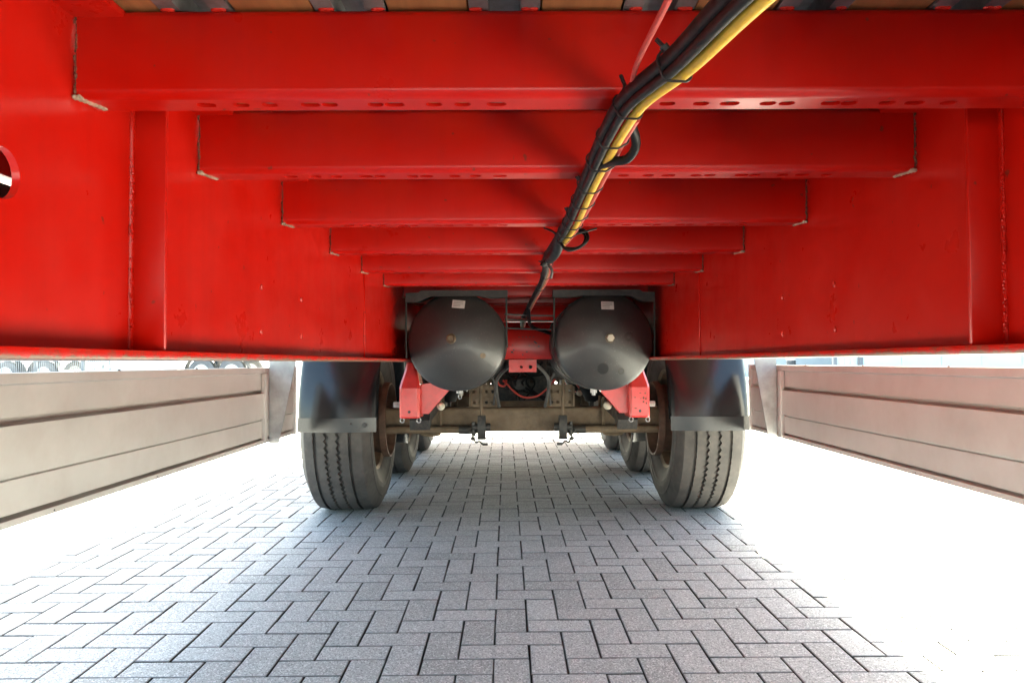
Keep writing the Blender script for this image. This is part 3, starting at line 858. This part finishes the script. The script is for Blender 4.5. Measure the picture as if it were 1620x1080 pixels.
# ---------------------------------------------------------------- mudguards
def mudguard(s, y, front=True):
    xo = 0.07 + s * 1.150; xi = 0.07 + s * .742
    zc = axz(y)
    bm = bmesh.new()
    path = []
    zb = -.285
    yf = y - .645
    for i in range(8): path.append((yf + .105 * (i / 7) ** 1.6, zb + (zc + .42 - zb) * i / 7))
    for i in range(1, 13):
        a = math.pi - .62 - (math.pi - 1.24) * i / 12
        path.append((y + .69 * math.cos(a), zc + .02 + .66 * math.sin(a)))
    for i in range(1, 6): path.append((y + .595 + .05 * i / 5, zc + .40 - .12 * i))
    pr = [(0, .032), (0.004, .015), (.012, .006), (.026, 0)] + [(.026 + (.408 - .052) * k / 14, 0) for k in range(1, 15)] + [(.396, .006), (.404, .015), (.408, .032)]
    pr = [(u, v + .042 * (2 * u / .408 - 1) ** 2) for u, v in pr]
    rows = []
    for i, (py, pz) in enumerate(path):
        a = Vector((path[min(i + 1, len(path) - 1)][0] - path[max(i - 1, 0)][0], path[min(i + 1, len(path) - 1)][1] - path[max(i - 1, 0)][1])).normalized()
        nrm = (a.y, -a.x)      # towards the wheel
        rows.append([bm.verts.new((xo - s * u, py + nrm[0] * v, pz + nrm[1] * v)) for u, v in pr])
    for i in range(len(rows) - 1):
        for k in range(len(pr) - 1): bm.faces.new((rows[i][k], rows[i][k + 1], rows[i + 1][k + 1], rows[i + 1][k]))
    bmesh.ops.recalc_face_normals(bm, faces=bm.faces[:]); bmesh.ops.solidify(bm, geom=bm.faces[:], thickness=0.004)
    mg = part('mudguard', bm, M['plastic'], trailer, smooth=50)
    b = bmesh.new()
    us = [.010 + .396 * k / 14 for k in range(15)]
    def fy(u): return yf - .003 + .042 * (2 * u / .408 - 1) ** 2
    prism(b, [(u, fy(u) - .005) for u in us] + [(u, fy(u)) for u in us[::-1]], .072, lambda u, v, d: (xo - s * u, v, zb - .062 + d))
    part('flap', b, M['plastic'], mg)
    if s < 0:
        bm = bmesh.new(); tube(bm, [(xi - s * -.055, yf + .006, zb - .026), (xi - s * -.055, yf + .020, zb - .026)], .012, 16); part('flap_bolt', bm, M['tie'], mg)
        bm = bmesh.new(); tube(bm, [(xi - s * -.12, yf - .007, zb - .018), (xi - s * -.12, yf + .005, zb - .018)], .005, 12); part('flap_bolt', bm, M['tie'], mg)
    return mg
mg = {s: mudguard(s, AXY[0]) for s in (-1, 1)}
for y in AXY[1:]:
    for s in (-1, 1):
        c = CEN[mg[s].name]; again(mg[s], trailer, (c.x, c.y + y - AXY[0], c.z + TILT * (y - AXY[0])))

# ---------------------------------------------------------------- cables and hoses under the cross members
PATH = [(.19, .02, .16), (.168, .22, .205), (.166, .36, .224), (.1560, .48, .2365), (.1515, .62, .2560), (.134, .75, .2700), (.128, .86, .2715), (.126, .965, .271), (.1255, 1.135, .271), (.126, 1.378, .271), (.120, 1.58, .270), (.108, 1.80, .271), (.104, 1.97, .272), (.113, 2.18, .272), (.114, 2.415, .268), (.106, 2.75, .258), (.090, 3.05, .238), (.07, 3.45, .205), (.07, 3.9, .19)]
SPL = spline(PATH, 10)
def at_y(y):
    for i in range(len(SPL) - 1):
        if SPL[i].y <= y <= SPL[i + 1].y:
            t = (y - SPL[i].y) / (SPL[i + 1].y - SPL[i].y)
            return SPL[i].lerp(SPL[i + 1], t), (SPL[i + 1] - SPL[i]).normalized()
    return SPL[-1], Vector((0, 1, 0))
def frame(t):
    a = t.cross(Vector((0, 0, 1))).normalized(); return a, a.cross(t)
bundle = holder('cable_bundle', (.126, 1.0, .27), 'bundle of black, yellow and red hoses tied under the cross members')
STR = []
def strand(name, dx, dz, r, mat, y0=-1, y1=9, wob=.0012, rib=0.0, label=None, lead=None):
    pts = [] if not lead else [Vector(p) for p in lead]
    ph = random.uniform(0, 6); STR.append((dx, dz, r, y0))
    for p in SPL:
        if y0 <= p.y <= y1:
            k = 1.0 if p.y < 1.55 else max(.62, 1 - (p.y - 1.55) * .7)
            w = wob * math.sin(p.y * 9 + ph)
            pts.append(p + Vector((dx * k + w, 0, dz * k + w * .6)))
    if lead: pts = spline([tuple(p) for p in pts[::3]], 4)
    bm = bmesh.new(); tube(bm, pts, r, 12, rib=rib)
    return part(name, bm, mat, bundle, label, smooth=60)
strand('black_hose', -.0125, .003, .0072, M['hose'])
strand('black_hose', -.003, .0075, .0066, M['hose'], y1=1.75)
strand('black_cable', -.010, -.0075, .0050, M['hose'])
strand('yellow_hose', .0035, -.0075, .0052, M['yellow'], y1=1.68)
strand('tan_cable', .006, -.006, .0034, M['tan'], y0=1.62)
strand('tan_cable', -.003, -.009, .0028, M['hose_grey'], y0=1.62)
strand('red_hose', .0125, -.0035, .0042, M['redhose'], y0=.80)
strand('grey_cable', .0145, .0045, .0032, M['hose_grey'], y0=.86)
strand('grey_cable', .0045, .0015, .0035, M['hose_grey'], y0=1.5)
bm = bmesh.new(); tube(bm, spline([(.098, .28, .215), (.1087, .50, .2453), (.116, .66, .268), (.127, .76, .2760), (.136, .82, .2720), (.140, .88, .269)], 8), .0026, 10)
part('red_hose', bm, M['redhose'], bundle, 'thin pink red hose joining the bundle')
def tie(y, rad=.0185, tail=0.0, ang=2.2, thick=.0012):
    p, t = at_y(y); a, b = frame(t)
    k = 1.0 if y < 1.55 else .72
    bm = bmesh.new(); n = 22
    q = sorted((dx * k + (r + .0014) * math.cos(2 * math.pi * i / 14), dz * k + (r + .0014) * math.sin(2 * math.pi * i / 14)) for dx, dz, r, y0 in STR if y0 <= y for i in range(14))
    def half(q):
        h = []
        for pt in q:
            while len(h) > 1 and (h[-1][0] - h[-2][0]) * (pt[1] - h[-2][1]) - (h[-1][1] - h[-2][1]) * (pt[0] - h[-2][0]) <= 0: h.pop()
            h.append(pt)
        return h[:-1]
    hull = half(q) + half(q[::-1]); hull.append(hull[0])
    ring = [p + Vector((u, -(u * t.x + v * t.z) / t.y, v)) for u, v in hull]
    tube(bm, ring, thick, 6, caps=False, up=t)
    h = p + rad * k * (math.cos(ang) * a + math.sin(ang) * .8 * b)
    d = (math.cos(ang) * a + math.sin(ang) * b).normalized()
    if tail:
        tube(bm, [h, h + d * .006], .004, 6); tube(bm, [h + d * .004, h + d * tail + t * .003], .0022, 5)
    part('cable_tie', bm, M['tie'], bundle)
for y, tl, an in ((.30, 0, 0), (.635, .014, 2.3), (.775, .020, 1.9), (.885, .0, 0), (.99, 0, 0), (1.12, .008, 2.6), (1.235, 0, 0), (1.34, .008, 2.7), (1.43, 0, 0), (1.52, 0, 0), (1.60, .01, 1.5), (1.86, .0, 0), (2.02, .012, 2.9), (2.3, 0, 0), (2.6, 0, 0)):
    tie(y, tail=tl, ang=an)
def img(x, y, Y): return ((x - 806) / F * Y, Y, (573 - y) / F * Y)
def cable(name, pts, r, mat, parent, n=10, rib=0.0, label=None):
    bm = bmesh.new(); tube(bm, spline(pts, 8), r, n, rib=rib); return part(name, bm, mat, parent, label, smooth=60)
cable('spare_loop', [(.140, .80, .278), (.146, .865, .281), (.156, .900, .276), (.158, .915, .266), (.150, .930, .257), (.136, .945, .258), (.126, 1.00, .266), (.122, 1.1, .268)], .0058, M['hose'], bundle, 12, label='black spare loop of cable')
# clump of wrapped cable with loose loops
cable('spare_loop', [img(893, 392, 1.62), img(915, 392, 1.60), img(931, 378, 1.60), img(925, 364, 1.62), img(905, 366, 1.64), img(893, 378, 1.66)], .0035, M['hose'], bundle)
cable('spare_loop', [img(884, 380, 1.60), img(900, 396, 1.58), img(922, 388, 1.60), img(927, 372, 1.62), img(912, 362, 1.64)], .003, M['hose'], bundle)
cable('loose_wire', [img(862, 360, 1.62), img(874, 365, 1.60), img(885, 372, 1.60), img(900, 372, 1.6), img(920, 368, 1.6), img(945, 361, 1.63)], .0022, M['tie'], bundle)
bm = bmesh.new()
tube(bm, spline([img(893, 366, 1.60), img(886, 376, 1.62), img(884, 390, 1.66), img(878, 402, 1.72), img(870, 410, 1.80)], 5), .0115, 12, rib=.06)
part('tape_wrap', bm, M['hose'], bundle)
cable('cable_stub', [img(872, 412, 1.9), img(862, 415, 1.88), img(858, 421, 1.88)], .0065, M['hose'], bundle)
cable('cable_stub', [img(868, 418, 1.95), img(874, 428, 1.94), img(872, 440, 1.95)], .004, M['hose_grey'], bundle)

# brake pipes and hoses between and behind the tanks
hoses = holder('brake_hoses', (.07, 3.9, .0), 'tangle of brake hoses behind the tanks')
for z, y in ((.205, 3.2), (.185, 3.25), (.150, 3.3)):
    cable('brake_pipe', [(-.02, y, z + .004), (.07, y + .02, z), (.19, y, z - .004)], .0035, M['hose_grey'], hoses)
cable('red_air_hose', [(-.06, 3.3, .17), (.0, 3.28, .187), (.06, 3.3, .192), (.10, 3.35, .188)], .004, M['redhose'], hoses)
cable('black_air_hose', [(.08, 3.1, .235), (.085, 3.2, .19), (.10, 3.3, .16), (.16, 3.36, .14), (.2, 3.42, .13)], .008, M['hose'], hoses)
for s in (-1, 1):
    x = .07 + s * .15
    cable('brake_hose', [(x - s * .09, 3.62, -.01), (x - s * .035, 3.8, -.06), (x - s * .008, 4.0, -.11), (x - s * .012, 4.1, -.19), (x - s * .02, 4.2, -.25)], .0085, M['hose_grey'], hoses)
    cable('brake_hose', [(x + s * .02, 4.0, -.06), (x - s * .0, 4.1, -.14), (x + s * .012, 4.2, -.24)], .006, M['hose_grey'], hoses)
cable('red_air_hose', [(-.04, 4.5, -.11), (.06, 4.45, -.20), (.15, 4.4, -.205), (.22, 4.4, -.16), (.27, 4.3, -.09)], .006, M['redhose'], hoses)
cable('red_air_hose', [(-.08, 4.4, -.10), (-.06, 4.42, -.135), (-.03, 4.45, -.14), (-.02, 4.5, -.11)], .006, M['redhose'], hoses)
# brake valve: block with ports
bm = bbox(.008, .0, .13, 4.75, 4.87, -.20, -.08); tube(bm, [(-.03, 4.80, -.14), (.16, 4.80, -.14)], .028, 14); tube(bm, [(.065, 4.75, -.13), (.065, 4.70, -.13)], .045, 18)
lump(bm, (.02, 4.74, -.17), .016); lump(bm, (.11, 4.74, -.17), .016)
part('brake_valve', bm, M['blackmetal'], hoses)
for k in range(6):
    x0 = random.uniform(-.1, .24)
    cable('black_air_hose', [(x0, 4.7, .0), (x0 + random.uniform(-.08, .08), 4.68, -.06), (.07 + random.uniform(-.12, .12), 4.7, -.13), (x0 + random.uniform(-.1, .1), 4.75, -.24)], .008, M['hose'], hoses)
part('underguard', bbox(.005, -.12, .27, 4.98, 5.02, -.26, .10), M['blackmetal'], hoses)

# ---------------------------------------------------------------- yard in the background
def bg_wheel(parent, x, y, z, r=.5, w=.3):
    h = bpy.data.objects.new('wheel', None); C.objects.link(h); h.parent = parent; h.location = (x, y, z)
    bm = bmesh.new(); lathe(bm, [(-w / 2, r * .58), (-w / 2 - .02, r * .8), (-w / 2 + .03, r), (w / 2 - .03, r), (w / 2 + .02, r * .8), (w / 2, r * .58)], 36, 'Y'); piece('tyre', bm, M['dusty_hazed_tyre'], h)
    bm = bmesh.new(); lathe(bm, [(-w / 2 + .02, r * .60), (-w / 2 + .06, r * .5), (-w / 2 + .01, r * .30), (-w / 2 - .03, r * .22), (-w / 2 - .04, 0)], 28, 'Y'); piece('rim', bm, M['white'], h)
    return h
def parked_trailer(x, y, length, wheels, body_mat, label, rotz=0):
    t = thing('parked_trailer', label, 'trailer', (x, y, ground_z(x, y)), rotz, 'lorries and trailers parked beyond the fence')
    piece('cargo_body', bbox(.03, 0, length, 0, 2.5, 1.30, 3.9), body_mat, t)
    piece('chassis_rail', bbox(.01, .2, length - .2, .4, .55, 1.0, 1.29), M['darkbody'], t)
    piece('chassis_rail', bbox(.01, .2, length - .2, 1.95, 2.1, 1.0, 1.29), M['darkbody'], t)
    lo = min(wheels) - .9
    piece('side_guard', bbox(.01, lo - 3.4, lo, .02, .06, .78, 1.0), M['white'], t)
    piece('side_guard', bbox(.01, lo - 3.4, lo, .02, .06, .45, .66), M['white'], t)
    piece('rear_bumper', bbox(.01, length - .15, length - .05, .1, 2.4, .5, .65), M['steelgrey'], t)
    for lx in (lo - 3.9,):
        piece('landing_leg', bbox(.01, lx, lx + .14, .45, .6, .05, 1.0), M['steelgrey'], t); piece('landing_leg', bbox(.01, lx, lx + .14, 1.9, 2.05, .05, 1.0), M['steelgrey'], t)
    for wx in wheels:
        bg_wheel(t, wx, .2, .5); bg_wheel(t, wx, 2.3, .5)
        bm = bmesh.new()
        pts = [(wx + .64 * math.cos(a), .52 + .60 * math.sin(a)) for a in [math.pi * i / 14 for i in range(15)]]
        for i in range(14):
            v = [bm.verts.new(p) for p in ((pts[i][0], .03, pts[i][1]), (pts[i + 1][0], .03, pts[i + 1][1]), (pts[i + 1][0], .4, pts[i + 1][1]), (pts[i][0], .4, pts[i][1]))]
            bm.faces.new(v)
        bmesh.ops.remove_doubles(bm, verts=bm.verts[:], dist=.001); bmesh.ops.recalc_face_normals(bm, faces=bm.faces[:]); bmesh.ops.solidify(bm, geom=bm.faces[:], thickness=.01)
        piece('wheel_arch', bm, M['darkbody'], t)
    return t
parked_trailer(-17.0, 28.0, 8.2, (5.3, 6.45), M['white'], 'white box trailer with two pale-rimmed wheels side by side beyond the fence')
far = parked_trailer(-27.2, 29.0, 9.6, (7.4, 8.9), M['curtain'], 'grey trailer farthest out beyond the vertical bar fence')
piece('reflective_strip', bbox(.004, 7.9, 9.5, -.02, -.001, 1.31, 1.43), M['yellowpaint'], far)
# bar fence
t = thing('bar_fence', 'grey steel fence of thin vertical bars in front of parked trailers', 'fence', (-21.0, 25.0, ground_z(-21, 25)))
for k in range(4): piece('post', bbox(.004, k * 2.5 - .03, k * 2.5 + .03, -.03, .03, 0, 2.0), M['steelgrey'], t)
for z in (.12, .95, 1.85): piece('rail', bbox(.002, .03, 7.47, -.014, .014, z, z + .03), M['steelgrey'], t)
bar = None
for k in range(115):
    x = .08 + .064 * k
    if bar is None: bar = piece('bar', bbox(0, x - .007, x + .007, -.030, -.016, .03, 1.95), M['steelgrey'], t)
    else:
        o = bar.copy(); C.objects.link(o); o.location.x = x
# hall on the right
t = thing('industrial_hall', 'pale blue clad hall with grey columns on the right of the yard', 'building', (10.5, 22.0, ground_z(12, 22)))
for k in range(8):
    piece('wall_panel', bbox(.01, k * 1.2 + .004, k * 1.2 + 1.196, 0, .12, .35, 7.0), M['bluewall'], t)
piece('plinth', bbox(.005, -.02, 9.62, -.02, .14, 0, .345), M['steelgrey'], t)
for x in (-.85, -.07): piece('column', bbox(.01, x, x + .11, -.03, .1, 0, 7), M['steelgrey'], t)
for x in (-.62, -.46, -.30): piece('down_pipe', bbox(.01, x, x + .05, 0, .05, 0, 7), M['white'], t)
piece('door', bbox(.01, -.74, -.09, .1, .14, 0, 2.6), M['white'], t)
piece('roof', bbox(.02, -1.2, 9.9, -.3, 10, 7.005, 7.3), M['steelgrey'], t)
piece('back_wall', bbox(.01, -1.0, 9.6, 9.5, 9.7, 0, 7), M['bluewall'], t); piece('side_wall', bbox(.01, 9.61, 9.75, .15, 9.49, 0, 7), M['bluewall'], t)
# bollard pair and a stacked plate rack seen as dark bars near the right mudguard
t = thing('guard_post', 'dark steel guard post standing right of the right mudguard', 'bollard', (9.35, 24.5, ground_z(9.35, 24.5)))
bm = bmesh.new(); lathe(bm, [(0, .15), (1.1, .15), (1.16, .12), (1.18, 0)], 20, 'Z'); piece('tube', bm, M['darkbody'], t)
piece('foot_plate', bbox(.005, -.2, .2, -.2, .2, -.02, .015), M['steelgrey'], t)
bm = bmesh.new(); lathe(bm, [(.8, .151), (.8, .156), (.95, .156), (.95, .151)], 20, 'Z', closed=True); piece('reflective_band', bm, M['white'], t)
